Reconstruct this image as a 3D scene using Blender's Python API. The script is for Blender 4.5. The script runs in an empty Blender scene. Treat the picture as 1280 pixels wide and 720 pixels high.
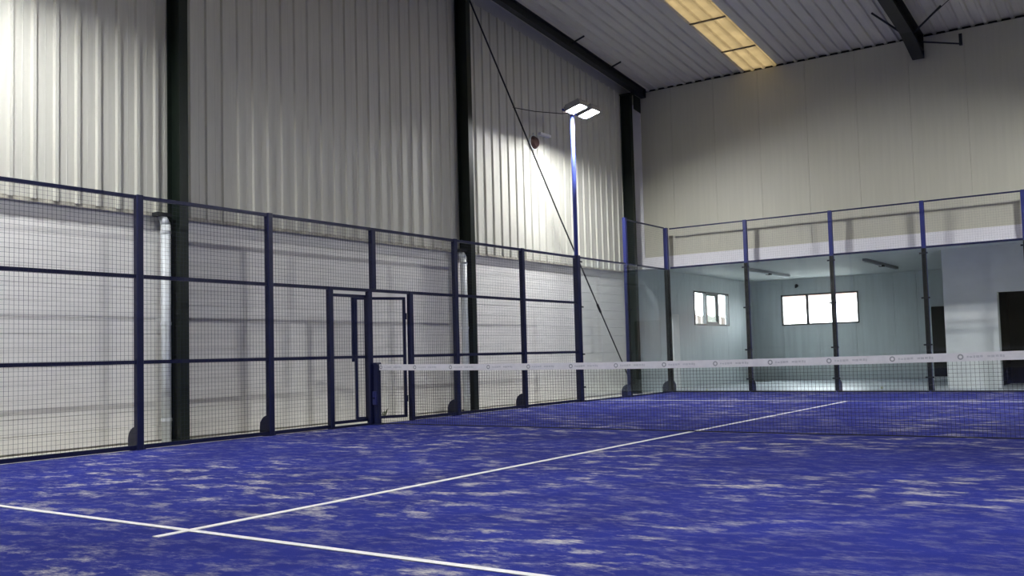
import bpy, math, random
from mathutils import Matrix, Vector
random.seed(7)
S = bpy.context.scene
COL = S.collection

# ------------------------------------------------------------------ camera
cam_d = bpy.data.cameras.new('camera'); cam = bpy.data.objects.new('camera', cam_d); COL.objects.link(cam)
R_ = (0.82816753, 0.55980309, -0.02755064)
U_ = (0.05615364, -0.0339644, 0.99784427)
F_ = (-0.55766057, 0.82792929, 0.0595632)
cam.matrix_world = Matrix(((R_[0], U_[0], -F_[0], 9.9893), (R_[1], U_[1], -F_[1], -10.5134),
                           (R_[2], U_[2], -F_[2], 0.9682), (0, 0, 0, 1)))
cam_d.sensor_width = 36.0
cam_d.lens = 1172.99 * 36.0 / 1280.0
cam_d.shift_x = -(666.80 - 640.0) / 1280.0
cam_d.shift_y = (374.59 - 360.0) / 1280.0
cam_d.clip_start = 0.05; cam_d.clip_end = 200
S.camera = cam

# ------------------------------------------------------------------ world, exposure
W = bpy.data.worlds.new('overcast_sky'); S.world = W; W.use_nodes = True
bg = W.node_tree.nodes['Background']
bg.inputs['Color'].default_value = (0.92, 0.965, 1.0, 1)
bg.inputs['Strength'].default_value = 15.0
S.view_settings.view_transform = 'Standard'; S.view_settings.look = 'None'
S.view_settings.gamma = 1.0; S.view_settings.use_curve_mapping = False
S.view_settings.exposure = 0.42
LAMP = 520.0            # radiance of every floodlight lens
S.cycles.transparent_max_bounces = 24
S.cycles.max_bounces = 8
S.cycles.diffuse_bounces = 5
S.cycles.caustics_reflective = False; S.cycles.caustics_refractive = False
S.cycles.sample_clamp_indirect = 4.0

# ------------------------------------------------------------------ materials
def mat(name, col, rough=0.6, metal=0.0, noise=0.0, nscale=4.0, bump=0.0, bscale=60.0, spec=0.4, stretch=None):
    m = bpy.data.materials.new(name); m.use_nodes = True
    nt = m.node_tree; b = nt.nodes['Principled BSDF']
    b.inputs['Base Color'].default_value = (*col, 1); b.inputs['Roughness'].default_value = rough
    b.inputs['Metallic'].default_value = metal; b.inputs['Specular IOR Level'].default_value = spec
    tc = nt.nodes.new('ShaderNodeTexCoord'); mp = nt.nodes.new('ShaderNodeMapping')
    nt.links.new(tc.outputs['Object'], mp.inputs['Vector'])
    if stretch: mp.inputs['Scale'].default_value = stretch
    if noise:
        n = nt.nodes.new('ShaderNodeTexNoise'); n.inputs['Scale'].default_value = nscale
        n.inputs['Detail'].default_value = 5; n.inputs['Roughness'].default_value = 0.6
        nt.links.new(mp.outputs['Vector'], n.inputs['Vector'])
        r = nt.nodes.new('ShaderNodeMapRange'); r.inputs['From Min'].default_value = 0.3; r.inputs['From Max'].default_value = 0.7
        r.inputs['To Min'].default_value = 1 - noise; r.inputs['To Max'].default_value = 1 + noise
        nt.links.new(n.outputs['Fac'], r.inputs['Value'])
        mx = nt.nodes.new('ShaderNodeVectorMath'); mx.operation = 'SCALE'
        mx.inputs[0].default_value = col; nt.links.new(r.outputs['Result'], mx.inputs['Scale'])
        nt.links.new(mx.outputs['Vector'], b.inputs['Base Color'])
    if bump:
        n2 = nt.nodes.new('ShaderNodeTexNoise'); n2.inputs['Scale'].default_value = bscale
        nt.links.new(mp.outputs['Vector'], n2.inputs['Vector'])
        bp = nt.nodes.new('ShaderNodeBump'); bp.inputs['Strength'].default_value = bump; bp.inputs['Distance'].default_value = 0.01
        nt.links.new(n2.outputs['Fac'], bp.inputs['Height']); nt.links.new(bp.outputs['Normal'], b.inputs['Normal'])
    return m

def emit(name, col, strength):
    m = bpy.data.materials.new(name); m.use_nodes = True; nt = m.node_tree
    for n in list(nt.nodes): nt.nodes.remove(n)
    o = nt.nodes.new('ShaderNodeOutputMaterial'); e = nt.nodes.new('ShaderNodeEmission')
    e.inputs['Color'].default_value = (*col, 1); e.inputs['Strength'].default_value = strength
    nt.links.new(e.outputs[0], o.inputs['Surface']); return m

def glass(name, tint, refl=1.0):
    m = bpy.data.materials.new(name); m.use_nodes = True; nt = m.node_tree
    for n in list(nt.nodes): nt.nodes.remove(n)
    o = nt.nodes.new('ShaderNodeOutputMaterial'); t = nt.nodes.new('ShaderNodeBsdfTransparent')
    g = nt.nodes.new('ShaderNodeBsdfGlossy'); x = nt.nodes.new('ShaderNodeMixShader'); f = nt.nodes.new('ShaderNodeFresnel')
    g.inputs['Roughness'].default_value = 0.0
    ge = nt.nodes.new('ShaderNodeNewGeometry'); io = nt.nodes.new('ShaderNodeMapRange')   # same reflectance on both faces of the pane
    io.inputs['To Min'].default_value = 1.45; io.inputs['To Max'].default_value = 1 / 1.45
    nt.links.new(ge.outputs['Backfacing'], io.inputs['Value']); nt.links.new(io.outputs['Result'], f.inputs['IOR'])
    g.inputs['Color'].default_value = (refl, refl, refl, 1)
    t.inputs['Color'].default_value = (*tint, 1)
    nt.links.new(f.outputs[0], x.inputs[0]); nt.links.new(t.outputs[0], x.inputs[1]); nt.links.new(g.outputs[0], x.inputs[2])
    nt.links.new(x.outputs[0], o.inputs['Surface']); return m

def translucent(name, col):
    m = bpy.data.materials.new(name); m.use_nodes = True; nt = m.node_tree
    for n in list(nt.nodes): nt.nodes.remove(n)
    o = nt.nodes.new('ShaderNodeOutputMaterial'); t = nt.nodes.new('ShaderNodeBsdfTranslucent')
    d = nt.nodes.new('ShaderNodeBsdfDiffuse'); x = nt.nodes.new('ShaderNodeMixShader'); x.inputs[0].default_value = 0.2
    tc = nt.nodes.new('ShaderNodeTexCoord'); n = nt.nodes.new('ShaderNodeTexNoise'); n.inputs['Scale'].default_value = 3.0
    nt.links.new(tc.outputs['Object'], n.inputs['Vector'])
    r = nt.nodes.new('ShaderNodeMapRange'); r.inputs['To Min'].default_value = 0.75; r.inputs['To Max'].default_value = 1.25
    nt.links.new(n.outputs['Fac'], r.inputs['Value'])
    v = nt.nodes.new('ShaderNodeVectorMath'); v.operation = 'SCALE'; v.inputs[0].default_value = col
    nt.links.new(r.outputs['Result'], v.inputs['Scale']); nt.links.new(v.outputs['Vector'], t.inputs['Color'])
    d.inputs['Color'].default_value = (0.5, 0.42, 0.28, 1)
    nt.links.new(t.outputs[0], x.inputs[1]); nt.links.new(d.outputs[0], x.inputs[2]); nt.links.new(x.outputs[0], o.inputs['Surface'])
    return m

def turf_material():
    m = bpy.data.materials.new('blue_sanded_turf'); m.use_nodes = True; nt = m.node_tree; b = nt.nodes['Principled BSDF']
    b.inputs['Roughness'].default_value = 0.95; b.inputs['Specular IOR Level'].default_value = 0.04
    tc = nt.nodes.new('ShaderNodeTexCoord')
    def mapping(scale, rot=0.0):
        p = nt.nodes.new('ShaderNodeMapping'); p.inputs['Scale'].default_value = scale; p.inputs['Rotation'].default_value = (0, 0, rot)
        nt.links.new(tc.outputs['Object'], p.inputs['Vector']); return p
    def noise(mp, s, d=4.0, r=0.6):
        n = nt.nodes.new('ShaderNodeTexNoise'); n.inputs['Scale'].default_value = s; n.inputs['Detail'].default_value = d
        n.inputs['Roughness'].default_value = r; nt.links.new(mp.outputs['Vector'], n.inputs['Vector']); return n.outputs['Fac']
    def rng(v, a, c, lo=0.0, hi=1.0):
        r = nt.nodes.new('ShaderNodeMapRange'); r.inputs['From Min'].default_value = a; r.inputs['From Max'].default_value = c
        r.inputs['To Min'].default_value = lo; r.inputs['To Max'].default_value = hi; nt.links.new(v, r.inputs['Value']); return r.outputs['Result']
    def mth(op, a, c):
        k = nt.nodes.new('ShaderNodeMath'); k.operation = op
        for i, q in enumerate((a, c)):
            if isinstance(q, float): k.inputs[i].default_value = q
            else: nt.links.new(q, k.inputs[i])
        return k.outputs[0]
    # streaks lie along the players' side-to-side direction (image-horizontal, about 34 degrees off x)
    st = mapping((1.0, 1.9, 1.0), -0.59)
    iso = mapping((1, 1, 1))
    patch = rng(noise(st, 2.5, 8.0, 0.68), 0.52, 0.69)
    big = rng(noise(iso, 0.45, 2.0, 0.5), 0.38, 0.62, 0.05, 1.35)
    fine = rng(noise(mapping((9, 30, 9), -0.9), 2.2, 5.0, 0.75), 0.36, 0.66, 0.15, 1.3)
    base = rng(noise(st, 5.5, 6.0, 0.7), 0.49, 0.80, 0.0, 0.32)
    sand = mth('ADD', mth('MULTIPLY', mth('MULTIPLY', patch, big), fine), mth('MULTIPLY', base, fine))
    sand = mth('MINIMUM', mth('ADD', sand, 0.025), 0.8)
    tone = rng(noise(iso, 0.9, 3.0, 0.6), 0.3, 0.7)
    ca = nt.nodes.new('ShaderNodeMix'); ca.data_type = 'RGBA'
    ca.inputs['A'].default_value = (0.006, 0.013, 0.165, 1); ca.inputs['B'].default_value = (0.012, 0.024, 0.24, 1)
    nt.links.new(tone, ca.inputs['Factor'])
    cb = nt.nodes.new('ShaderNodeMix'); cb.data_type = 'RGBA'; cb.inputs['B'].default_value = (0.60, 0.57, 0.52, 1)
    nt.links.new(ca.outputs['Result'], cb.inputs['A']); nt.links.new(sand, cb.inputs['Factor'])
    nt.links.new(cb.outputs['Result'], b.inputs['Base Color'])
    bp = nt.nodes.new('ShaderNodeBump'); bp.inputs['Strength'].default_value = 0.5; bp.inputs['Distance'].default_value = 0.008
    nt.links.new(noise(iso, 220.0, 2.0, 0.6), bp.inputs['Height']); nt.links.new(bp.outputs['Normal'], b.inputs['Normal'])
    return m

M = dict(
    turf=turf_material(),
    line=mat('white_line_turf', (0.78, 0.77, 0.76), 0.8, noise=0.08, nscale=20),
    concrete=mat('pale_concrete', (0.58, 0.56, 0.50), 0.7, noise=0.12, nscale=2.0, bump=0.1),
    annex_floor=mat('polished_concrete', (0.66, 0.70, 0.72), 0.35, noise=0.1, nscale=2.0),
    clad=mat('cream_cladding', (0.605, 0.60, 0.53), 0.42, noise=0.05, nscale=3, stretch=(1, 6, 0.4), spec=0.4),
    plank=mat('white_painted_wall', (0.87, 0.86, 0.82), 0.6, noise=0.07, nscale=3.0, stretch=(1, 0.5, 3), bump=0.08, bscale=25),
    joint=mat('pale_joint_grey', (0.68, 0.67, 0.66), 0.7, noise=0.05),  # pale grey of the wall core behind the planks
    stain=mat('mossy_edge', (0.48, 0.46, 0.38), 0.8, noise=0.35, nscale=14),
    panel=mat('beige_sandwich_panel', (0.52, 0.51, 0.415), 0.5, noise=0.04, nscale=2, stretch=(6, 1, 0.3)),
    rear=mat('grey_rear_cladding', (0.50, 0.48, 0.41), 0.6, noise=0.06),
    lintel=mat('white_lintel', (0.80, 0.79, 0.81), 0.6, noise=0.03),
    roof=mat('grey_roof_sheet', (0.60, 0.585, 0.51), 0.55, noise=0.08, nscale=2, stretch=(4, 0.4, 1)),
    flash=mat('grey_flashing', (0.50, 0.50, 0.50), 0.55, noise=0.06),
    black=mat('black_gap', (0.012, 0.012, 0.012), 0.8, noise=0.1),
    sky=translucent('yellowed_skylight', (0.215, 0.18, 0.122)),
    bar=mat('skylight_bar', (0.16, 0.13, 0.09), 0.7, noise=0.2),
    green=mat('dark_green_steel', (0.005, 0.011, 0.007), 0.45, noise=0.25, nscale=5),
    beam=mat('dark_beam_steel', (0.018, 0.020, 0.020), 0.5, noise=0.25, nscale=5),
    navy=mat('navy_painted_steel', (0.010, 0.014, 0.060), 0.40, noise=0.1, nscale=6),
    lit_navy=mat('lamplit_navy_paint', (0.022, 0.030, 0.15), 0.4, noise=0.1, nscale=6),  # navy lightened for tall posts: lamp light put into the paint
    pole=mat('blue_pole_paint', (0.05, 0.07, 0.30), 0.35, noise=0.08, nscale=6),
    wire=mat('dark_wire', (0.018, 0.022, 0.05), 0.45, noise=0.05),
    netm=mat('black_net_cord', (0.015, 0.016, 0.02), 0.8, noise=0.05),
    tape=mat('white_net_tape', (0.80, 0.79, 0.81), 0.7, noise=0.05, nscale=12),
    ring=mat('grey_print', (0.36, 0.37, 0.39), 0.7, noise=0.1),
    faint=mat('faint_print', (0.60, 0.60, 0.63), 0.7, noise=0.1),
    pipe=mat('white_plastic_pipe', (0.66, 0.70, 0.72), 0.35, noise=0.18, nscale=4, stretch=(1, 1, 0.6)),
    glass=glass('court_glass', (0.965, 0.985, 0.985), 0.8),
    pane=glass('window_glass', (0.95, 0.97, 0.97)),
    pane2=glass('tinted_sash_glass', (0.60, 0.64, 0.62)),  # grey tint for the middle sash pane
    edge=mat('glass_clamp_steel', (0.02, 0.022, 0.03), 0.4, noise=0.1),
    annex=mat('blue_grey_wall', (0.63, 0.675, 0.69), 0.5, noise=0.07, nscale=2, stretch=(5, 5, 0.4)),
    annexceil=mat('annex_ceiling_paint', (0.64, 0.665, 0.67), 0.6, noise=0.05),
    white=mat('white_plaster', (0.88, 0.88, 0.87), 0.6, noise=0.04),
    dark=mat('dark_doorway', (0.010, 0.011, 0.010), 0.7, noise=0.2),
    wframe=mat('window_frame_dark', (0.03, 0.035, 0.035), 0.4, noise=0.1),
    lampbody=mat('lamp_housing', (0.35, 0.36, 0.38), 0.4, 0.6, noise=0.1),
    lens=emit('floodlight_lens', (0.985, 0.99, 1.0), LAMP),
    bell=mat('brown_red_bell', (0.03, 0.014, 0.012), 0.35, noise=0.3, nscale=8),
    rubber=mat('black_cable', (0.02, 0.02, 0.02), 0.6, noise=0.1),
    leaf=mat('weed_leaf', (0.06, 0.09, 0.03), 0.7, noise=0.3),
    ball=mat('pale_ball_felt', (0.72, 0.74, 0.55), 0.9, noise=0.1),
    house=mat('neighbour_plaster', (0.80, 0.78, 0.74), 0.8, noise=0.05),
    tile=mat('red_roof_tile', (0.40, 0.15, 0.10), 0.8, noise=0.2, nscale=8),
    timber=mat('brown_timber', (0.06, 0.045, 0.037), 0.8, noise=0.2, nscale=8),
    asphalt=mat('yard_ground', (0.30, 0.30, 0.29), 0.9, noise=0.1),
)

# ------------------------------------------------------------------ mesh helpers
class MB:
    def __init__(s): s.v = []; s.f = []
    def add(s, vs, fs):
        n = len(s.v); s.v += [tuple(p) for p in vs]; s.f += [tuple(i + n for i in f) for f in fs]; return s
    def box(s, x0, x1, y0, y1, z0, z1):
        vs = [(x, y, z) for z in (z0, z1) for y in (y0, y1) for x in (x0, x1)]
        return s.add(vs, [(0, 2, 3, 1), (4, 5, 7, 6), (0, 1, 5, 4), (1, 3, 7, 5), (3, 2, 6, 7), (2, 0, 4, 6)])
    def prism(s, poly, a, b):
        """extrude a closed polygon (3D points) by the vector between a and b offsets"""
        n = len(poly); A = [tuple(Vector(p) + Vector(a)) for p in poly]; B = [tuple(Vector(p) + Vector(b)) for p in poly]
        return s.add(A + B, [tuple(range(n))[::-1], tuple(range(n, 2 * n))] + [(i, (i + 1) % n, n + (i + 1) % n, n + i) for i in range(n)])
    def post(s, cx, cy, wx, wy, z0, z1, c=0.008):
        a, b = wx / 2, wy / 2
        poly = [(cx - a + c, cy - b, 0), (cx + a - c, cy - b, 0), (cx + a, cy - b + c, 0), (cx + a, cy + b - c, 0),
                (cx + a - c, cy + b, 0), (cx - a + c, cy + b, 0), (cx - a, cy + b - c, 0), (cx - a, cy - b + c, 0)]
        return s.prism(poly, (0, 0, z0), (0, 0, z1))
    def tube(s, p0, p1, r, n=8, r1=None, caps=True):
        p0, p1 = Vector(p0), Vector(p1); d = (p1 - p0).normalized()
        u = d.cross(Vector((0, 0, 1)) if abs(d.z) < 0.9 else Vector((1, 0, 0))).normalized(); w = d.cross(u)
        r1 = r if r1 is None else r1
        A = [p0 + (u * math.cos(t) + w * math.sin(t)) * r for t in [2 * math.pi * i / n + math.pi / n for i in range(n)]]
        B = [p1 + (u * math.cos(t) + w * math.sin(t)) * r1 for t in [2 * math.pi * i / n + math.pi / n for i in range(n)]]
        fs = [(i, (i + 1) % n, n + (i + 1) % n, n + i) for i in range(n)]
        if caps: fs += [tuple(range(n))[::-1], tuple(range(n, 2 * n))]
        return s.add(A + B, fs)
    def path(s, pts, r, n=8):
        for a, b in zip(pts, pts[1:]): s.tube(a, b, r, n)
        return s
    def mesh(s, name, smooth=False):
        me = bpy.data.meshes.new(name); me.from_pydata(s.v, [], s.f); me.update()
        if smooth:
            for p in me.polygons: p.use_smooth = True
        return me
    def build(s, name, m, parent=None, smooth=False, kind=None, label=None):
        o = bpy.data.objects.new(name, s.mesh(name, smooth)); o.data.materials.append(m); COL.objects.link(o)
        if parent is not None:
            o.parent = parent
            o.matrix_parent_inverse = Matrix.Translation(parent.location).inverted() if parent.type == 'EMPTY' else Matrix.Identity(4)
        if kind: o['kind'] = kind
        if label: o['label'] = label
        return o

def empty(name, loc=(0, 0, 0)):
    o = bpy.data.objects.new(name, None); o.location = loc; o.empty_display_size = 0.2; COL.objects.link(o); return o
def tag(o, label, cat, group=None):
    o['label'] = label; o['category'] = cat
    if group: o['group'] = group
    return o
def struct(o, label=None):
    o['kind'] = 'structure'
    if label: o['label'] = label
    return o

# ------------------------------------------------------------------ dimensions (court coordinates, metres)
XW = -1.0               # left wall, inner face of the cladding pans
YW = 10.50              # far (eave) wall
YB = 18.35              # back wall of the annex
XR, YN = 24.0, -20.0    # unseen right and rear walls
ZR = 7.60               # underside of roof at the far wall
def roof_z(y): return ZR + 0.10 * (YW - y)
def gable_z(y): return 7.37 + 0.087 * (YW - y)
YE = 10.151             # far end fence line
YS = [-6.10, -3.982, -2.045, 1.944, 3.962, 5.941, 8.071]
XS = [2.023, 3.984, 5.89, 7.777, 9.72]

# ------------------------------------------------------------------ floors
o = MB().box(XW - 0.4, XR, YN, YW + 0.1, -0.25, -0.02).build('floor', M['concrete']); struct(o, 'pale concrete slab around the court')
o = MB().box(XW - 0.2, XR, YW + 0.1, YB + 0.3, -0.25, -0.02).build('floor_annex', M['annex_floor']); struct(o, 'pale polished concrete floor behind the end glass')
turf = tag(MB().box(-0.03, 10.03, -10.2, YE - 0.02, -0.02, 0.0).build('court_turf', M['turf']), 'blue artificial turf of the court streaked with pale sand', 'turf')
SN, SF, CX = -7.044, 6.62, 5.17
def line(x0, x1, y0, y1, label): MB().box(x0, x1, y0, y1, 0.0, 0.004).build('court_line', M['line'], turf, label=label)
line(0.0, 10.0, SN - 0.025, SN + 0.025, 'white service line nearest the camera')
line(0.0, 10.0, SF - 0.03, SF + 0.03, 'white service line beyond the net')
line(CX - 0.027, CX + 0.027, SN - 0.22, SN - 0.0255, 'white stub of the centre line past the near service line')
line(CX - 0.027, CX + 0.027, SN + 0.0255, SF - 0.0305, 'white centre line running under the net')

# ------------------------------------------------------------------ left wall: planks below, ribbed cladding above
wl = struct(empty('wall_left', (XW, 0, 0)), 'tall left wall with white planks below and ribbed cladding above')
COLS = [-9.3, -2.86, 3.38, 9.90]
bays = [(YN, COLS[0]), (COLS[0], COLS[1]), (COLS[1], COLS[2]), (COLS[2], COLS[3]), (COLS[3], YW)]
MB().box(XW - 0.35, XW - 0.125, YN, YW, -0.02, 2.99).build('wall_core', M['joint'], wl)
MB().prism([(XW - 0.08, YN, 3.03), (XW - 0.08, YW + 0.14, 3.03), (XW - 0.08, YW + 0.14, roof_z(YW) + 0.1), (XW - 0.08, YN, roof_z(YN) + 0.1)], (0, 0, 0), (-0.06, 0, 0)).build('light_block_lining', M['joint'], wl)  # unseen backing added to stop sky light leaking past the cladding
nz = 15; hz = 2.985 / nz
plank_cache = {}
for (y0, y1) in bays:
    L = y1 - y0 - 0.008
    if round(L, 3) not in plank_cache:
        c = 0.003; h = hz - 0.003
        prof = [(0, 0, 0), (0.05 - c, 0, 0), (0.05, 0, c), (0.05, 0, h - c), (0.05 - c, 0, h), (0, 0, h)]
        me = MB().prism(prof, (0, 0, 0), (0, L, 0)).mesh('wall_plank'); me.materials.append(M['plank']); plank_cache[round(L, 3)] = me
    for k in range(nz):
        p = bpy.data.objects.new('wall_plank', plank_cache[round(L, 3)]); COL.objects.link(p); p.parent = wl
        p.location = (-0.125 + random.uniform(-0.002, 0.002), y0 + 0.004, -0.0 + k * hz)
PITCH = 0.27
def clad_sheet(y0, n, y_end):
    """n ribs of trapezoid cladding from y0 upward, sloping top following the gable"""
    b = MB(); ys = []
    for i in range(n):
        a = y0 + i * PITCH
        ys += [(a, 0.0), (a + 0.085, 0.0), (a + 0.092, 0.003), (a + 0.1, 0.0), (a + 0.185, 0.0), (a + 0.200, 0.032), (a + 0.242, 0.032), (a + 0.257, 0.0)]
    ys.append((y0 + n * PITCH, 0.0))
    ys = [q for q in ys if q[0] <= y_end] ; 
    if ys[-1][0] < min(y_end, y0 + n * PITCH) - 1e-4: ys.append((min(y_end, y0 + n * PITCH), 0.0))
    vs = []
    for y, d in ys:
        for off in (0.0, -0.004):
            vs += [(XW + d + off, y, 2.98), (XW + d + off, y, gable_z(y))]
    fs = []
    for i in range(len(ys) - 1):
        a, c = i * 4, (i + 1) * 4
        fs += [(a, c, c + 1, a + 1), (a + 2, a + 3, c + 3, c + 2), (a, a + 2, c + 2, c), (a + 1, c + 1, c + 3, a + 3)]
    return b.add(vs, fs)
y = YN + 0.003 - 0.04
while y < YW - 0.05:
    clad_sheet(y, 4, min(y + 4 * PITCH - 0.002, YW)).build('cladding_sheet', M['clad'], wl)
    y += 4 * PITCH
MB().box(XW - 0.35, XW - 0.006, YN, YW, 2.99, 3.03).build('light_block_ledge', M['joint'], wl)  # hidden ledge added so no daylight enters behind the cladding foot
# weathered lower lip of the cladding, with the dark drip edge
MB().box(XW - 0.01, XW + 0.004, YN, YW, 2.945, 2.995).build('drip_edge', M['stain'], wl, label='weathered lower lip of the ribbed cladding')
MB().prism([(XW - 0.02, YN, gable_z(YN) - 0.02), (XW - 0.02, YW, gable_z(YW) - 0.02), (XW - 0.02, YW, roof_z(YW) + 0.05), (XW - 0.02, YN, roof_z(YN) + 0.05)], (0, 0, 0), (-0.05, 0, 0)).build('gable_flashing', M['flash'], wl, label='grey flashing between cladding and roof')

# ------------------------------------------------------------------ far wall above the annex opening
wf = struct(empty('wall_far', (0, YW, 3.07)), 'beige panelled upper wall behind the end glass')
def parent_at(me, name, parent, rel, m=None):
    p = bpy.data.objects.new(name, me); COL.objects.link(p); p.parent = parent; p.location = rel; return p
WPAN = 1.12
pw = WPAN - 0.002; c = 0.004; ZT = ZR - 0.085; hgt = ZT - 3.33
me = MB().prism([(c, 0, 0), (pw - c, 0, 0), (pw, c, 0), (pw, 0.1, 0), (0, 0.1, 0), (0, c, 0)], (0, 0, 0), (0, 0, hgt)).mesh('wall_panel'); me.materials.append(M['panel'])
x = XW - 0.02
while x < XR:
    parent_at(me, 'wall_panel', wf, (x + 0.003, random.uniform(0, 0.003), 0.26)); x += WPAN
MB().box(XW - 0.3, XR, YW + 0.105, YW + 0.14, 3.14, roof_z(YW) + 0.1).build('wall_core', M['black'], wf)
MB().box(XW, XR, YW - 0.03, YW + 0.3, 3.05, 3.33).build('lintel', M['lintel'], wf, label='white lintel beam under the beige panels')
MB().box(-0.99, -0.74, YW - 0.03, YW - 0.012, 3.33, 7.25).build('corner_trim', M['lintel'], wf, label='pale corner trim strip')

# ------------------------------------------------------------------ roof
ce = struct(empty('ceiling', (0, YW, ZR)), 'grey ribbed roof sheets with a strip of yellowed skylights')
def roof_sheet(w, ribs, y0, y1, flat=False):
    """sheet of width w in x, ribs hanging down, y0..y1 world; local origin at the eave"""
    pts = []
    st = w / ribs
    for i in range(ribs):
        a = i * st
        pts += [(a, 0.0), (a + st * 0.55, 0.0), (a + st * 0.64, -0.035), (a + st * 0.86, -0.035), (a + st * 0.95, 0.0)]
    pts.append((w, 0.0))
    vs = []
    for (px, dz) in pts:
        for yy in (y0, y1):
            vs += [(px, yy - YW, roof_z(yy) - ZR + dz), (px, yy - YW, roof_z(yy) - ZR + dz + 0.006)]
    fs = []
    for i in range(len(pts) - 1):
        a, c = i * 4, (i + 1) * 4
        fs += [(a, a + 2, c + 2, c), (a + 1, c + 1, c + 3, a + 3), (a, c, c + 1, a + 1), (a + 2, a + 3, c + 3, c + 2)]
    n = len(pts)
    fs += [(0, 1, 3, 2), ((n - 1) * 4, (n - 1) * 4 + 2, (n - 1) * 4 + 3, (n - 1) * 4 + 1)]
    return MB().add(vs, fs)
SKY0, SKY1 = 2.0, 2.80
sheet_me = roof_sheet(1.0, 4, YN - 0.3, YW + 0.12).mesh('roof_sheet'); sheet_me.materials.append(M['roof'])
x = SKY0 - 4.0
while x < SKY0 - 0.01: parent_at(sheet_me, 'roof_sheet', ce, (x, 0, 0)); x += 1.0
x = SKY1
while x < XR: parent_at(sheet_me, 'roof_sheet', ce, (x, 0, 0)); x += 1.0
cuts = [YW + 0.12] + [9.22 - 1.68 * k for k in range(17)] + [YN - 0.3]
for a, b in zip(cuts, cuts[1:]):
    q = roof_sheet(SKY1 - SKY0, 3, b, a).build('skylight_panel', M['sky'], None, label='translucent yellowed skylight panel'); q.parent = ce; q.location = (SKY0, 0, 0)
for yy in cuts[1:-1]:
    z = roof_z(yy) - 0.036
    MB().box(SKY0, SKY1, yy - 0.03, yy + 0.03, z - 0.02, z + 0.0).build('skylight_bar', M['bar'], ce)

# unseen right and rear walls that close the hall
struct(MB().box(XR, XR + 0.2, YN, YB + 0.3, -0.02, roof_z(YN) + 0.2).build('wall_right', M['rear']))
struct(MB().box(XW - 0.4, XR, YN - 0.2, YN, -0.02, roof_z(YN) + 0.2).build('wall_rear', M['rear']))

# ------------------------------------------------------------------ annex behind the end glass
ZC = 3.13
struct(MB().box(XW - 0.4, XR, YW + 0.14, YB + 0.3, ZC, ZC + 0.12).build('ceiling_annex', M['annexceil']), 'low blue-grey ceiling of the annex')
W1 = (13.87, 16.37, 1.70, 2.67)      # window in the annex side wall (y0, y1, z0, z1)
W2 = (-0.04, 2.34, 1.69, 2.65)       # window in the annex back wall (x0, x1, z0, z1)
ws = struct(empty('wall_annex_side', (XW, YW, 0)), 'blue-grey panelled side wall of the annex')
def wall_cells(a0, a1, step, hole, z1, fn):
    a = a0
    while a < a1 - 0.01:
        b = min(a + step, a1); cells = []
        h0, h1 = max(a, hole[0]), min(b, hole[1])
        if h1 <= h0: cells = [(a, b, -0.02, z1)]
        else:
            if h0 > a: cells.append((a, h0, -0.02, z1))
            cells += [(h0, h1, -0.02, hole[2]), (h0, h1, hole[3], z1)]
            if b > h1: cells.append((h1, b, -0.02, z1))
        fn(cells, a, b); a = b
def side_cell(cells, a, b):
    m = MB()
    for (p, q, z0, z1) in cells:
        e0 = 0.004 if p == a else 0; e1 = 0.004 if q == b else 0
        m.box(XW - 0.12, XW, p + e0, q - e1, z0, z1)
    m.build('wall_panel', M['annex'], ws)
wall_cells(YW, YB, 1.15, W1, ZC, side_cell)
wb = struct(empty('wall_annex_back', (0, YB, 0)), 'blue-grey panelled back wall of the annex')
D2 = (4.38, 5.35, -0.02, 2.06)
def back_cell(cells, a, b):
    m = MB()
    for (p, q, z0, z1) in cells:
        e0 = 0.004 if p == a else 0; e1 = 0.004 if q == b else 0
        m.box(p + e0, q - e1, YB, YB + 0.12, z0, z1)
    m.build('wall_panel', M['annex'], wb)
wall_cells(XW - 0.12, 4.0, 1.12, W2, ZC, back_cell)
wall_cells(4.0, XR, 1.12, (99, 100, 0, 1), ZC, back_cell)

def window(name, horiz, hole, plane, splits, sgn, label):
    r = struct(empty(name, (plane, hole[0], hole[2]) if not horiz else (hole[0], plane, hole[2])), label)
    a0, a1, z0, z1 = hole; t = 0.045
    def bx(p, q, s, u, d0, d1, nm, m):
        b = MB()
        if horiz: b.box(p, q, plane + d0, plane + d1, s, u)
        else: b.box(plane - d1, plane - d0, p, q, s, u)
        return b.build(nm, m, r)
    bx(a0, a1, z0, z0 + t, -0.02, 0.08, 'window_frame', M['wframe']); bx(a0, a1, z1 - t, z1, -0.02, 0.08, 'window_frame', M['wframe'])
    bx(a0, a0 + t, z0 + t, z1 - t, -0.02, 0.08, 'window_frame', M['wframe']); bx(a1 - t, a1, z0 + t, z1 - t, -0.02, 0.08, 'window_frame', M['wframe'])
    edges = [a0 + t] + list(splits) + [a1 - t]
    for k, e in enumerate(edges[1:-1]): bx(e - 0.035, e + 0.035, z0 + t, z1 - t, -0.03, 0.07, 'window_mullion', M['wframe'])
    for p, q in zip(edges, edges[1:]): bx(p, q, z0 + t, z1 - t, 0.03, 0.036, 'window_pane', M['pane'])
    return r
def sash(root, y0, y1, z0, z1):
    t = 0.06; x0, x1 = XW - 0.03, XW + 0.025
    MB().box(x0, x1, y0, y1, z0, z0 + t).build('sash_rail', M['wframe'], root); MB().box(x0, x1, y0, y1, z1 - t, z1).build('sash_rail', M['wframe'], root)
    MB().box(x0, x1, y0, y0 + t + 0.03, z0 + t, z1 - t).build('sash_stile', M['wframe'], root); MB().box(x0, x1, y1 - t - 0.03, y1, z0 + t, z1 - t).build('sash_stile', M['wframe'], root)
    MB().box(XW - 0.006, XW, y0 + t + 0.03, y1 - t - 0.03, z0 + t, z1 - t).build('window_pane', M['pane2'], root)
w1 = window('window_1', False, W1, XW, (14.66, 15.53), -1, 'three-pane window in the annex side wall')
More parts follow.
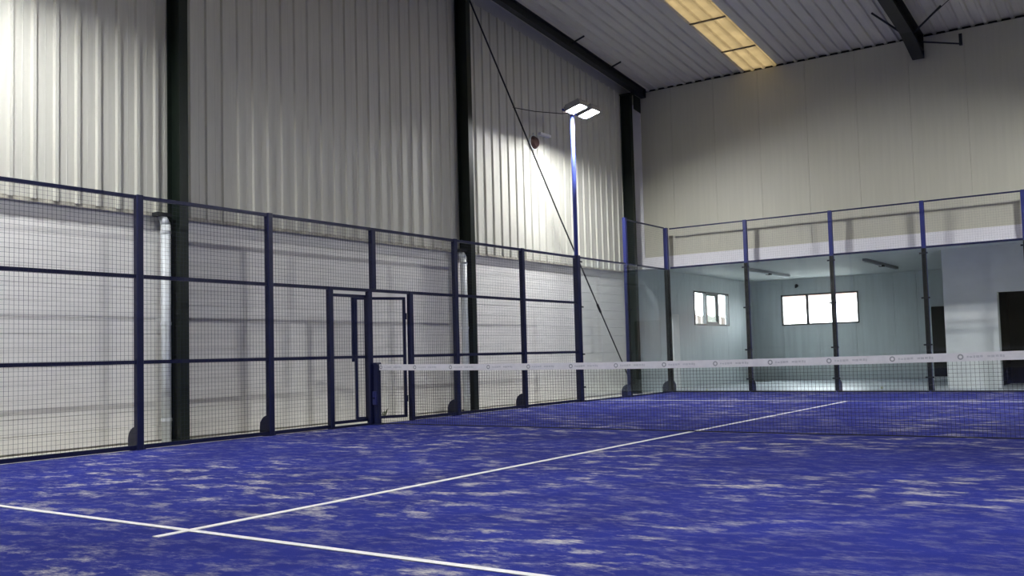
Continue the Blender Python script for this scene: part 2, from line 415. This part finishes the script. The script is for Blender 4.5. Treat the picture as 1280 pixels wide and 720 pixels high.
sash(w1, 14.64, 15.55, W1[2] + 0.046, W1[3] - 0.046)
window('window_2', True, W2, YB, (0.785, 1.60), 1, 'three-pane window in the annex back wall')
d = struct(empty('door_1', (4.4, YB, 0)), 'black doorway in the annex back wall')
MB().box(D2[0], D2[1], YB - 0.04, YB - 0.004, 0.0, D2[3]).build('door_leaf', M['dark'], d)
MB().box(D2[0] - 0.02, D2[1] + 0.02, YB - 0.08, YB - 0.045, -0.02, 0.05).build('door_sill', M['white'], d)
# partition with the white pier and a dark opening
YP = 12.45
wp = struct(empty('wall_partition', (5.8, YP, 0)), 'white pier and lintel in front of a dark opening')
MB().box(5.80, 6.90, YP, YP + 0.3, -0.02, 2.10).build('pier', M['white'], wp, label='white plastered pier')
MB().box(5.80, XR, YP, YP + 0.3, 2.10, ZC).build('header', M['white'], wp)
MB().box(9.2, XR, YP, YP + 0.3, -0.02, 2.10).build('pier', M['white'], wp)
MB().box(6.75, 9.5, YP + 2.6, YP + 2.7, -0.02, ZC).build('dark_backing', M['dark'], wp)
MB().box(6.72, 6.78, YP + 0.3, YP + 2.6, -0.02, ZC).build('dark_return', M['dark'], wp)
t = MB().box(XW, XW + 0.03, 12.42, 12.80, -0.02, 1.98).build('trim_1', M['white']); struct(t, 'white upright strip against the annex side wall')  # white strip as a thin upright box

# outside world seen through the windows
hb = tag(empty('neighbour_house', (3, 40, 0)), 'pale neighbouring house with red roof edge outside the back window', 'building')
MB().box(-8.5, 16, 39.5, 45, -0.3, 3.8).build('wall', M['house'], hb)
MB().prism([(-8.7, 39.0, 3.78), (-8.7, 45.4, 3.78), (-8.7, 42, 5.6)], (0, 0, 0), (25, 0, 0)).build('roof', M['tile'], hb)
MB().box(6.5, 7.4, 39.45, 39.49, 1.2, 2.6).build('window', M['wframe'], hb)
tf = tag(empty('yard_fence', (-7, 20, 0)), 'brown board fence in the yard outside the annex side window', 'fence')
for k in range(60):
    MB().box(-9.0, -8.96, 8 + k * 0.5, 8 + k * 0.5 + 0.48, -0.3, 2.72 + 0.04 * math.sin(k * 2.3)).build('board', M['timber'], tf)
struct(MB().box(-40, 40, YB + 0.3, 60, -0.4, -0.3).build('floor_yard', M['asphalt']))
struct(MB().box(-40, XW - 0.4, YN, YB + 0.3, -0.4, -0.3).build('floor_yard_side', M['asphalt']))

# ------------------------------------------------------------------ steel columns and rafters
def ibeam_poly_xy(cx, cy, d, w, tf=0.016, tw=0.012):
    a, b = d / 2, w / 2; h = tw / 2
    return [(cx - a, cy - b, 0), (cx - a + tf, cy - b, 0), (cx - a + tf, cy - h, 0), (cx + a - tf, cy - h, 0), (cx + a - tf, cy - b, 0), (cx + a, cy - b, 0),
            (cx + a, cy + b, 0), (cx + a - tf, cy + b, 0), (cx + a - tf, cy + h, 0), (cx - a + tf, cy + h, 0), (cx - a + tf, cy + b, 0), (cx - a, cy + b, 0)]
clab = [None, 'dark green steel column behind the leftmost mesh bays', 'dark green steel column right of the gate', 'dark green steel column in the far left corner']
for i in (1, 2, 3):
    cy = COLS[i]
    r = tag(empty('steel_column', (-0.83, cy, -0.02)), clab[i], 'column', 'steel columns along the left wall')
    top = roof_z(cy) - 0.30
    MB().prism(ibeam_poly_xy(-0.83, cy, 0.27, 0.13), (0, 0, 0.0), (0, 0, top)).build('shaft', M['green'], r)
    MB().box(-0.97, -0.69, cy - 0.10, cy + 0.10, -0.02, 0.0).build('base_plate', M['green'], r)
    MB().box(-0.97, -0.62, cy - 0.09, cy + 0.09, top, top + 0.02).build('cap_plate', M['green'], r)
    if i == 3:
        MB().prism([(-0.66, cy + 0.07, top), (-0.66, cy + 0.42, top - 0.03), (-0.66, cy + 0.42, top - 0.40), (-0.66, cy + 0.07, top - 0.36)], (0.0, 0, 0), (0.015, 0, 0)).build('haunch_plate', M['green'], r)

def rafter(x, w, dep, y0, y1, label, hd=0.0):
    r = tag(empty('roof_rafter', (x, y1, roof_z(y1) - dep)), label, 'beam', 'dark steel roof rafters')
    tf_, h = 0.016, 0.006
    b = w / 2
    poly = [(x - b, 0, -dep), (x + b, 0, -dep), (x + b, 0, -dep + tf_), (x + h, 0, -dep + tf_), (x + h, 0, -tf_), (x + b, 0, -tf_), (x + b, 0, 0), (x - b, 0, 0),
            (x - b, 0, -tf_), (x - h, 0, -tf_), (x - h, 0, -dep + tf_), (x - b, 0, -dep + tf_)]
    n = len(poly); off = -0.038
    A = [(p[0], y0, roof_z(y0) + off + p[2]) for p in poly]; B = [(p[0], y1, roof_z(y1) + off + p[2]) for p in poly]
    MB().add(A + B, [tuple(range(n)), tuple(range(n, 2 * n))[::-1]] + [(i, n + i, n + (i + 1) % n, (i + 1) % n) for i in range(n)]).build('beam', M['beam'], r)
    MB().box(x - b, x + b, y1, y1 + 0.012, roof_z(y1) + off - dep - hd, roof_z(y1) + off).build('end_plate', M['beam'], r)
    if hd:
        MB().prism([(x - 0.006, y1 - 1.1, roof_z(y1 - 1.1) + off - dep), (x - 0.006, y1, roof_z(y1) + off - dep), (x - 0.006, y1, roof_z(y1) + off - dep - hd)], (0, 0, 0), (0.012, 0, 0)).build('haunch_plate', M['beam'], r)
        s0 = (x, y1 - 1.1, roof_z(y1 - 1.1) + off - dep); s1 = (x, y1, roof_z(y1) + off - dep - hd)
        MB().add([(x - b, s0[1], s0[2]), (x + b, s0[1], s0[2]), (x + b, s1[1], s1[2]), (x - b, s1[1], s1[2]),
                  (x - b, s0[1], s0[2] + .014), (x + b, s0[1], s0[2] + .014), (x + b, s1[1], s1[2] + .014), (x - b, s1[1], s1[2] + .014)],
                 [(0, 3, 2, 1), (4, 5, 6, 7), (0, 1, 5, 4), (1, 2, 6, 5), (2, 3, 7, 6), (3, 0, 4, 7)]).build('haunch_flange', M['beam'], r)
    return r
r1 = rafter(-0.60, 0.14, 0.22, YN, 10.40, 'dark steel rafter along the top of the left wall')
for yy in (6.9, 8.55):
    z = roof_z(yy) - 0.04
    MB().tube((-0.53, yy, z - 0.10), (-0.22, yy + 0.02, z), 0.022, 6).build('fly_brace', M['beam'], r1)
r2 = rafter(5.92, 0.24, 0.36, YN, 10.46, 'dark steel rafter with side braces above the end glass', 0.16)
def ep(x, y): return (x, y, roof_z(y) - 0.045)
MB().tube((5.82, 9.65, roof_z(9.65) - 0.30), ep(5.38, 8.9), 0.022, 6).build('fly_brace', M['beam'], r2)
MB().tube((6.02, 9.65, roof_z(9.65) - 0.30), ep(6.62, 9.25), 0.022, 6).build('fly_brace', M['beam'], r2)
MB().tube((6.03, 10.2, roof_z(10.2) - 0.30), (6.78, 10.35, 7.17), 0.018, 6).build('fly_brace', M['beam'], r2)
MB().box(6.75, 6.81, 10.32, 10.38, 7.14, 7.38).build('brace_hanger', M['beam'], r2)
MB().tube((6.1, 9.7, roof_z(9.7) - 0.2), ep(7.7, 7.9), 0.009, 6).build('wind_brace_rod', M['beam'], r2)

# wind brace on the left wall, cable, bell, downpipes
wr = tag(MB().path([(-0.80, 3.50, roof_z(3.5) - 0.35), (-0.80, 6.62, 3.95), (-0.80, 7.9, 2.37)], 0.017, 6).path([(-0.80, 7.9, 2.37), (-0.80, 9.6, 0.28)], 0.015, 6).build('wind_brace', M['beam']),
         'thin dark diagonal brace rod in front of the left wall', 'brace')
MB().tube((-0.80, 8.12, 2.10), (-0.80, 8.26, 1.93), 0.028, 8).build('turnbuckle', M['beam'], wr)
tag(MB().path([(-0.79, 4.93, 6.02), (-0.5, 5.3, 5.965), (-0.15, 5.75, 5.95), (-0.03, 5.90, 5.97)], 0.008, 6).build('power_cable', M['rubber']), 'black cable from the brace rod to the floodlight pole', 'cable')
bl = tag(empty('wall_bell', (-0.95, 5.9, 5.5)), 'round brown-red wall bell with a white arm above the floodlit wall', 'bell')
MB().tube((-0.965, 5.9, 5.49), (-0.93, 5.9, 5.49), 0.16, 24).build('back_plate', M['pipe'], bl)
MB().tube((-0.93, 5.9, 5.49), (-0.87, 5.9, 5.49), 0.145, 24, 0.10).build('gong', M['bell'], bl)
MB().tube((-0.95, 5.9, 5.62), (-0.95, 5.9, 5.70), 0.02, 8).build('bracket', M['pipe'], bl)
MB().box(-0.99, -0.90, 6.12, 6.52, 5.70, 5.755).build('white_arm', M['white'], bl)
for (cy, px, lab) in ((COLS[1], -0.86, 'white downpipe beside the leftmost green column'), (COLS[2], -0.80, 'white downpipe beside the green column right of the gate')):
    r = tag(empty('downpipe', (px, cy - 0.165, -0.02)), lab, 'pipe', 'white downpipes on the left wall')
    MB().tube((px, cy - 0.165, -0.02), (px, cy - 0.165, 2.82), 0.062, 14).build('pipe', M['pipe'], r, smooth=True)
    MB().tube((px, cy - 0.165, 2.82), (px - 0.05, cy - 0.18, 2.94), 0.062, 14, 0.05).build('elbow', M['pipe'], r, smooth=True)
    for z in (0.25, 1.5, 2.7): MB().tube((px, cy - 0.165, z), (px, cy - 0.165, z + 0.04), 0.069, 14).build('clip', M['pipe'], r)
    MB().box(px - 0.1, px + 0.02, cy - 0.30, cy - 0.08, 2.93, 2.98).build('bracket', M['beam'], r)

# ------------------------------------------------------------------ court enclosure: posts
def gusset(mb, cx, cy, dirx, diry, L=0.17, H=0.27, t=0.012):
    """rounded stiffener plate standing outside a post foot"""
    px, py = -diry, dirx
    prof = [(0.0, 0.0), (L, 0.0), (L, H * 0.45)] + [(L * math.cos(a), H * 0.45 + H * 0.55 * math.sin(a)) for a in [math.radians(q) for q in (20, 40, 60, 75)]] + [(0.0, H)]
    poly = [(cx + dirx * a - px * t / 2, cy + diry * a - py * t / 2, z) for a, z in prof]
    mb.prism(poly, (0, 0, 0), (px * t, py * t, 0)); return mb
def fence_post(cx, cy, h, label, dirx, diry, w=0.085, clamps=(), group='navy posts of the side fence', z0=0.0):
    paint = M['lit_navy'] if h > 3.5 else M['navy']
    r = tag(empty('fence_post', (cx, cy, z0)), label, 'post', group)
    MB().post(cx, cy, w, w, z0, h).build('shaft', paint, r)
    MB().box(cx - w / 2 + 0.004, cx + w / 2 - 0.004, cy - w / 2 + 0.004, cy + w / 2 - 0.004, h, h + 0.006).build('cap', M['navy'], r)
    if z0 == 0.0:
        e = w / 2
        MB().box(cx - (0.2 if dirx else 0.09), cx + (0.0 if dirx else 0.09), cy + (-0.09 if dirx else 0.0), cy + (0.09 if dirx else 0.2), 0.0, 0.008).build('foot_plate', M['navy'], r)
        gusset(MB(), cx + dirx * e, cy + diry * e, dirx, diry).build('gusset', M['navy'], r)
        gusset(MB(), cx + dirx * e + (0.03 if diry else 0), cy + diry * e + (0.03 if dirx else 0), dirx, diry).build('gusset', M['navy'], r)
    if clamps:
        if diry: MB().box(cx - 0.043, cx + 0.043, cy - 0.0488, cy - 0.043, 0.036, 2.97).build('gasket', M['black'], r)
        else: MB().box(cx + 0.0428, cx + 0.0455, cy - 0.043, cy + 0.043, 0.036, 2.94).build('gasket', M['black'], r)
    for z in clamps:
        if diry: MB().box(cx - 0.085, cx + 0.085, cy - 0.074, cy - 0.0625, z - 0.016, z + 0.016).build('glass_clamp', M['edge'], r)
        else: MB().box(cx + 0.0585, cx + 0.070, cy - 0.085, cy + 0.085, z - 0.016, z + 0.016).build('glass_clamp', M['edge'], r)
    return r
H3, H4 = 2.985, 3.985
CL = (0.30, 0.97, 1.94, 2.87)
fence_post(0, YS[1], H3, 'navy fence post just left of the leftmost green column', -1, 0)
fence_post(0, YS[2], H3, 'navy fence post next left of the gate', -1, 0)
fence_post(0, YS[3], H3, 'navy fence post next right of the gate', -1, 0)
fence_post(0, YS[4], H3, 'navy fence post midway between gate and floodlight pole', -1, 0)
fence_post(0, YS[6], 4.01, 'tall blue fence post between the two side glass panes', -1, 0, clamps=CL)
fence_post(0, -0.055, H3 - 0.049, 'short navy fence post standing on the gate head rail', -1, 0, z0=2.048)
# corner: one post with feet both ways
cp = fence_post(0.0, YE, 3.975, 'navy corner post where side and end glass meet', -1, 0, w=0.10, group='navy posts of the end wall')
gusset(MB(), 0.03, YE + 0.05, 0, 1).build('gusset', M['navy'], cp)
MB().box(0.0505, 0.0555, YE - 0.05, YE + 0.05, 0.036, 2.96).build('gasket', M['black'], cp)
MB().box(-0.045, 0.0505, YE - 0.0555, YE - 0.0505, 0.036, 2.96).build('gasket', M['black'], cp)
for i, lab in enumerate(('navy end post left of the wide back window', 'navy end post in front of the wide back window', 'navy end post left of the white pier', 'navy end post right of the white pier', 'navy end post at the far right corner')):
    fence_post(XS[i], YE, 3.965, lab, 0, 1, w=0.085, clamps=CL, group='navy posts of the end wall')

# ------------------------------------------------------------------ mesh bays
def grid_mesh(axis, a0, a1, z0, z1, plane, step=0.05, r=0.0012, holes=()):
    b = MB()
    def bar(p, q):
        b.tube(p, q, r * 1.25, 4, caps=False)
    n = max(1, round((a1 - a0) / step)); m_ = max(1, round((z1 - z0) / step))
    for i in range(n + 1):
        a = a0 + (a1 - a0) * i / n
        bar((plane, a, z0) if axis == 'y' else (a, plane, z0), (plane, a, z1) if axis == 'y' else (a, plane, z1))
    for j in range(m_ + 1):
        z = z0 + (z1 - z0) * j / m_; o_ = 0.003
        bar((plane + (o_ if axis == 'y' else 0), a0, z) if axis == 'y' else (a0, plane - o_, z), (plane + o_, a1, z) if axis == 'y' else (a1, plane - o_, z))
    return b
def mesh_bay(y0, y1, label, base=True):
    r = tag(empty('mesh_fence_bay', (0, (y0 + y1) / 2, 0)), label, 'fence panel', 'wire mesh bays of the side fence')
    w = 0.045
    grid_mesh('y', y0 + w, y1 - w, 0.05, H3 - 0.04, 0.022).build('wire_mesh', M['wire'], r, kind='stuff')
    MB().box(-0.022, 0.022, y0 + w, y1 - w, H3 - 0.042, H3).build('top_rail', M['navy'], r)
    for z in (1.02, 2.025): MB().box(-0.02, 0.018, y0 + w, y1 - w, z - 0.021, z + 0.021).build('middle_rail', M['navy'], r)
    MB().box(-0.022, 0.022, y0 + w, y1 - w, 0.010, 0.058).build('bottom_rail', M['navy'], r)
    return r
mesh_bay(YS[0] + 0.02, YS[1], 'wire mesh bay at the left edge of the picture')
mesh_bay(YS[1], YS[2], 'wire mesh bay in front of the leftmost green column')
mesh_bay(YS[3], YS[4], 'wire mesh bay in front of the middle green column')
mesh_bay(YS[4], YS[5] - 0.02, 'wire mesh bay next left of the floodlight pole')
# gate bay: mesh fields on both sides and above the gate
GA, GB, GH = -0.945, 0.79, 2.025
gb = tag(empty('gate_surround', (0, -0.05, 0)), 'navy mesh surround framing the gate opening', 'gate frame')
w = 0.045
def field(y0, y1, z0, z1): grid_mesh('y', y0, y1, z0, z1, 0.022).build('wire_mesh', M['wire'], gb, kind='stuff')
field(YS[2] + w, GA - 0.04, 0.05, H3 - 0.04); field(GB + 0.04, YS[3] - w, 0.05, H3 - 0.04); field(GA - 0.04, -0.10, GH + 0.02, H3 - 0.04); field(-0.01, GB + 0.04, GH + 0.02, H3 - 0.04)
MB().box(-0.022, 0.022, YS[2] + w, YS[3] - w, H3 - 0.042, H3).build('top_rail', M['navy'], gb)
for (a, b_) in ((YS[2] + w, GA - 0.04), (GB + 0.04, YS[3] - w)):
    for z in (1.02, 2.025): MB().box(-0.02, 0.018, a, b_, z - 0.021, z + 0.021).build('middle_rail', M['navy'], gb)
    MB().box(-0.022, 0.022, a, b_, 0.010, 0.058).build('bottom_rail', M['navy'], gb)
for yy in (GA, GB): MB().post(0, yy, 0.08, 0.08, 0.0, GH + 0.02).build('gate_post', M['navy'], gb)
MB().box(-0.025, 0.025, GA + 0.04, GB - 0.04, GH - 0.022, GH + 0.022).build('head_rail', M['navy'], gb)
MB().post(0, -0.145, 0.08, 0.08, 0.0, GH - 0.022).build('mullion_post', M['navy'], gb)
MB().box(-0.03, 0.02, GA + 0.04, -0.19, 0.0, 0.03).build('threshold', M['navy'], gb)

def gate_leaf(hx, hy, dx, dy, wid, label, plate):
    r = tag(empty('gate_leaf', (hx, hy, 0.05)), label, 'gate', 'gate leaves of the side fence')
    ang = math.atan2(dy, dx)
    def loc(bld):
        bld.v = [(hx + p[0] * math.cos(ang) - p[1] * math.sin(ang), hy + p[0] * math.sin(ang) + p[1] * math.cos(ang), p[2]) for p in bld.v]; return bld
    z0, z1, t = 0.055, 1.955, 0.042
    loc(MB().box(0, t, -0.02, 0.02, z0, z1)).build('stile', M['navy'], r); loc(MB().box(wid - t, wid, -0.02, 0.02, z0, z1)).build('stile', M['navy'], r)
    for z in (z0, 1.0, z1 - t): loc(MB().box(t, wid - t, -0.02, 0.02, z, z + t)).build('rail', M['navy'], r)
    g = grid_mesh('x', t, wid - t, z0 + t, z1 - t, 0.0); loc(g).build('wire_mesh', M['wire'], r, kind='stuff')
    if plate: loc(MB().box(wid - 0.02, wid + 0.035, -0.045, -0.022, 0.95, z1)).build('strike_plate', M['navy'], r)
    for z in (0.3, 1.6): loc(MB().tube((-0.012, 0, z), (-0.012, 0, z + 0.1), 0.014, 8)).build('hinge', M['navy'], r)
gate_leaf(-0.062, GA + 0.055, 0, 1, 0.765, 'closed left gate leaf with fine mesh', False)
gate_leaf(-0.05, 0.725, -0.40, -0.725, 0.83, 'right gate leaf standing ajar behind the net post', True)

# ------------------------------------------------------------------ glass bays
def glass_side(y0, y1, label, upper):
    r = tag(empty('side_glass_panel', (0.05, (y0 + y1) / 2, 0.02)), label, 'glass panel', 'glass panes of the court')
    MB().box(0.046, 0.058, y0 + 0.006, y1 - 0.006, 0.03, H3 - 0.02).build('pane', M['glass'], r)
    MB().box(-0.02, 0.02, y0 + 0.045, y1 - 0.045, H3 - 0.035, H3).build('top_rail', M['navy'], r)
    MB().box(0.044, 0.072, y0 + 0.02, y1 - 0.02, 0.0, 0.029).build('bottom_channel', M['navy'], r)
    if upper:
        grid_mesh('y', y0 + 0.045, y1 - 0.05, H3, H4 - 0.03, 0.015, r=0.0007).build('wire_mesh', M['wire'], r, kind='stuff')
        MB().box(-0.018, 0.018, y0 + 0.045, y1 - 0.05, H4 - 0.03, H4).build('head_rail', M['navy'], r)
glass_side(YS[5] + 0.065, YS[6], 'side glass pane right of the floodlight pole', False)
glass_side(YS[6], YE - 0.07, 'side glass pane topped with mesh beside the corner post', True)
def glass_end(x0, x1, label):
    r = tag(empty('end_glass_panel', ((x0 + x1) / 2, YE - 0.05, 0.02)), label, 'glass panel', 'glass panes of the court')
    MB().box(x0 + 0.006, x1 - 0.006, YE - 0.062, YE - 0.050, 0.03, 2.985).build('pane', M['glass'], r)
    MB().box(x0 + 0.045, x1 - 0.045, YE - 0.025, YE + 0.025, 2.975, 3.015).build('top_rail', M['navy'], r)
    MB().box(x0 + 0.045, x1 - 0.045, YE - 0.018, YE + 0.018, 3.935, 3.965).build('head_rail', M['navy'], r)
    grid_mesh('x', x0 + 0.045, x1 - 0.045, 3.02, 3.935, YE - 0.015, r=0.0006).build('wire_mesh', M['wire'], r, kind='stuff')
    MB().box(x0 + 0.02, x1 - 0.02, YE - 0.075, YE - 0.044, 0.0, 0.029).build('bottom_channel', M['edge'], r)
xe = [0.06] + XS
for i, lab in enumerate(('end glass pane by the corner post showing the small side window', 'end glass pane showing the left of the wide back window', 'end glass pane showing the right of the wide back window', 'end glass pane in front of the white pier', 'end glass pane beyond the right edge of the picture')):
    glass_end(xe[i], xe[i + 1], lab)

# ------------------------------------------------------------------ floodlight poles
def flood_pole(x, y, sx, label, group='floodlight poles around the court'):
    r = tag(empty('floodlight_pole', (x, y, 0)), label, 'floodlight', group)
    MB().post(x, y, 0.125, 0.125, 0.0, 3.0, 0.012).build('base_post', M['navy'], r)
    MB().box(x - 0.2, x + 0.08, y - 0.11, y + 0.11, 0.0, 0.008).build('foot_plate', M['navy'], r)
    if sx > 0:
        for z in CL: MB().box(x + 0.064, x + 0.078, y + 0.02, y + 0.10, z - 0.016, z + 0.016).build('glass_clamp', M['edge'], r)
    MB().tube((x, y, 3.0), (x, y, 5.93), 0.043, 16).build('pole', M['pole'], r, smooth=True)
    MB().tube((x + sx * 0.05, y - 0.44, 5.95), (x + sx * 0.05, y + 0.44, 5.95), 0.025, 8).build('crossbar', M['pole'], r)
    tl = math.radians(15) * sx        # lenses tip towards the court
    for s in (-1, 1):
        hx, hy, hz = x + sx * 0.25, y + s * 0.25, 6.0
        def rot(b):
            b.v = [(hx + p[0] * math.cos(tl) - p[2] * math.sin(tl), hy + p[1], hz + p[0] * math.sin(tl) + p[2] * math.cos(tl)) for p in b.v]; return b
        h = rot(MB().box(-0.19, 0.19, -0.16, 0.16, -0.02, 0.06)).build('lamp_head', M['lampbody'], r)
        for k in range(5): rot(MB().box(-0.17, 0.17, -0.13 + k * 0.06, -0.12 + k * 0.06, 0.06, 0.10)).build('cooling_fin', M['lampbody'], h)
        rot(MB().box(-0.165, 0.165, -0.135, 0.135, -0.028, -0.0205)).build('lens', M['lens'], h)
        rim = MB().box(-0.19, -0.172, -0.16, 0.16, -0.045, -0.0201).box(0.172, 0.19, -0.16, 0.16, -0.045, -0.0201)
        rot(rim.box(-0.172, 0.172, -0.16, -0.142, -0.045, -0.0201).box(-0.172, 0.172, 0.142, 0.16, -0.045, -0.0201)).build('lens_rim', M['lampbody'], h)
        MB().box(min(x + sx * 0.04, hx), max(x + sx * 0.04, hx), hy - 0.02, hy + 0.02, 5.94, 5.97).build('lamp_bracket', M['pole'], r)
flood_pole(0, YS[5], 1, 'blue floodlight pole with lit twin lamps beside the side glass')
flood_pole(0, YS[0], 1, 'blue floodlight pole beyond the left edge of the picture')
flood_pole(10.0, YS[5], -1, 'blue floodlight pole on the right side of the court past the net')
flood_pole(10.0, YS[0], -1, 'blue floodlight pole on the right side of the court near the camera')

# ------------------------------------------------------------------ net
def tape_z(x):   # top edge of the sagging tape
    u = (x - 5.0) / 4.9
    return 0.858 + 0.045 * u * u
NX0, NX1 = 0.145, 9.855
net = tag(empty('padel_net', (5, 0, 0)), 'black court net with a white tape along its top', 'net')
b = MB(); n = 232
for i in range(n + 1):
    x = NX0 + (NX1 - NX0) * i / n
    b.tube((x, 0, 0.02), (x, 0, tape_z(x) - 0.085), 0.0017, 4, caps=False)
for j in range(20):
    f = j / 19.0; seg = 16
    for k in range(seg):
        xa = NX0 + (NX1 - NX0) * k / seg; xb = NX0 + (NX1 - NX0) * (k + 1) / seg
        za = 0.02 + (tape_z(xa) - 0.105) * f; zb = 0.02 + (tape_z(xb) - 0.105) * f
        b.tube((xa, 0.002, za), (xb, 0.002, zb), 0.0017, 4, caps=False)
b.build('net_mesh', M['netm'], net, kind='stuff')
b = MB(); seg = 60
for k in range(seg):
    xa = NX0 + (NX1 - NX0) * k / seg; xb = NX0 + (NX1 - NX0) * (k + 1) / seg
    za, zb = tape_z(xa), tape_z(xb); t = 0.007; h = 0.088
    b.add([(xa, -t, za - h), (xb, -t, zb - h), (xb, -t, zb), (xa, -t, za), (xa, t, za - h), (xb, t, zb - h), (xb, t, zb), (xa, t, za)],
          [(0, 1, 2, 3), (5, 4, 7, 6), (3, 2, 6, 7), (1, 0, 4, 5)])
tp = b.build('tape', M['tape'], net)
MB().path([(NX0, 0, 0.02), (5, 0, 0.015), (NX1, 0, 0.02)], 0.006, 6).build('bottom_cord', M['netm'], net)
for i in range(14):
    x = 0.18 + 0.67 * i
    if x > 9.6: break
    z = tape_z(x) - 0.043; ring = MB(); N = 20; ro, ri = 0.029, 0.016
    vs = []
    for k in range(N):
        a = 2 * math.pi * k / N
        vs += [(x + ro * math.cos(a), -0.0085, z + ro * math.sin(a)), (x + ri * math.cos(a), -0.0085, z + ri * math.sin(a)),
               (x + ro * math.cos(a), -0.0070, z + ro * math.sin(a)), (x + ri * math.cos(a), -0.0070, z + ri * math.sin(a))]
    fs = []
    for k in range(N):
        p, q = k * 4, ((k + 1) % N) * 4
        fs += [(p, p + 1, q + 1, q), (p, q, q + 2, p + 2), (p + 1, p + 3, q + 3, q + 1)]
    ring.add(vs, fs).build('printed_ring', M['ring'], tp)
    # the blurred strip of print beside every ring: short illegible strokes
    pr_ = MB(); xx = x + 0.06
    rr = random.Random(3)
    while xx < x + 0.40:
        wd = rr.uniform(0.012, 0.035)
        if not (x + 0.20 < xx < x + 0.225):
            zz = tape_z(xx) - 0.043 + rr.uniform(-0.003, 0.003); hh = rr.uniform(0.008, 0.013)
            pr_.box(xx, xx + wd, -0.0085, -0.0071, zz - hh, zz + hh)
        xx += wd + rr.uniform(0.005, 0.010)
    pr_.build('printed_strip', M['faint'], tp, kind='stuff')
def net_post(x, s, label):
    r = tag(empty('net_post', (x, 0, 0)), label, 'post', 'net posts')
    MB().post(x, 0.0, 0.09, 0.09, 0.004, 0.90, 0.012).build('shaft', M['navy'], r)
    MB().prism([(x - 0.05, -0.05, 0.90), (x + 0.05, -0.05, 0.90), (x + 0.035, -0.05, 0.93), (x - 0.05, -0.05, 0.93)], (0, 0, 0), (0, 0.10, 0)).build('cap', M['navy'], r)
    MB().box(x - 0.08, x + 0.08, -0.09, 0.09, 0.0, 0.012).build('foot_plate', M['navy'], r)
    MB().box(x - 0.035, x + 0.035, -0.07, -0.045, 0.30, 0.50).build('winch_box', M['lit_navy'], r)
    MB().tube((x, -0.07, 0.40), (x, -0.095, 0.40), 0.012, 8).build('winch_handle', M['navy'], r)
    return r
NY = -0.09      # the net stands a hand's breadth on the camera's side of the gate centre
net.location.y += NY
for q in (net_post(0.092, 1, 'navy net post in front of the gate'), net_post(9.908, -1, 'navy net post at the right end of the net')): q.location.y += NY

# ------------------------------------------------------------------ annex fittings and small things
for i, (fx, lab) in enumerate(((0.88, 'dark ceiling batten light above the left of the wide back window'), (3.92, 'dark ceiling batten light right of the wide back window'))):
    r = tag(empty('batten_light', (fx, 14.8, ZC)), lab, 'light', 'batten lights under the annex ceiling')
    MB().box(fx - 0.05, fx + 0.05, 13.1, 16.4, ZC - 0.06, ZC - 0.001).build('housing', M['lampbody'], r)
    MB().tube((fx, 13.15, ZC - 0.075), (fx, 16.35, ZC - 0.075), 0.02, 8).build('tube', M['pipe'], r)
    MB().box(fx - 0.06, fx + 0.06, 14.7, 14.85, ZC - 0.10, ZC - 0.06).build('joint_box', M['beam'], r)
r = tag(empty('wall_detector', (0.48, YB - 0.05, 2.9)), 'small dark detector high on the annex back wall', 'detector')
MB().tube((0.48, YB - 0.002, 2.92), (0.48, YB - 0.06, 2.92), 0.05, 12).build('base', M['wframe'], r)
MB().tube((0.48, YB - 0.06, 2.92), (0.48, YB - 0.13, 2.86), 0.04, 12, 0.025).build('eye', M['wframe'], r)
for (bx, by, lab) in ((4.48, 11.9, 'small pale ball on the floor behind the end glass left of the doorway'), (0.66, 10.75, 'small pale ball on the floor behind the corner end glass')):
    r = MB(); N = 12
    vs = [(bx, by, -0.02 + 0.033 + 0.033 * s) for s in (-1, 1)]; rings = []
    for j in range(1, 8):
        a = math.pi * j / 8
        for k in range(N): vs.append((bx + 0.033 * math.sin(a) * math.cos(2 * math.pi * k / N), by + 0.033 * math.sin(a) * math.sin(2 * math.pi * k / N), 0.013 - 0.033 * math.cos(a)))
    fs = [(0, 2 + (k + 1) % N, 2 + k) for k in range(N)] + [(1, 2 + 6 * N + k, 2 + 6 * N + (k + 1) % N) for k in range(N)]
    for j in range(6):
        for k in range(N): fs.append((2 + j * N + k, 2 + j * N + (k + 1) % N, 2 + (j + 1) * N + (k + 1) % N, 2 + (j + 1) * N + k))
    tag(r.add(vs, fs).build('ball', M['ball'], smooth=True), lab, 'ball', 'balls behind the end glass')
wd = tag(empty('weed', (-0.93, 1.1, -0.02)), 'small dark weed growing at the wall foot behind the gate', 'plant')
rw = random.Random(5)
for k in range(9):
    a = rw.uniform(0, 2 * math.pi); L = rw.uniform(0.10, 0.20); s = rw.uniform(0.03, 0.09)
    p0 = Vector((-0.90, 1.1, -0.02)); p1 = p0 + Vector((math.cos(a) * s * 0.5, math.sin(a) * s, L * 0.7)); p2 = p0 + Vector((math.cos(a) * s * 0.8, math.sin(a) * s * 1.8, L))
    sd = Vector((-math.sin(a), math.cos(a), 0)) * 0.012; tk = Vector((math.cos(a), math.sin(a), 0)) * 0.002
    MB().add([p0, p1 - sd, p1 + sd, p2, p1 + tk, p1 - tk], [(0, 1, 4), (0, 4, 2), (1, 3, 4), (4, 3, 2), (0, 5, 1), (0, 2, 5), (1, 5, 3), (5, 2, 3)]).build('leaf', M['leaf'], wd)
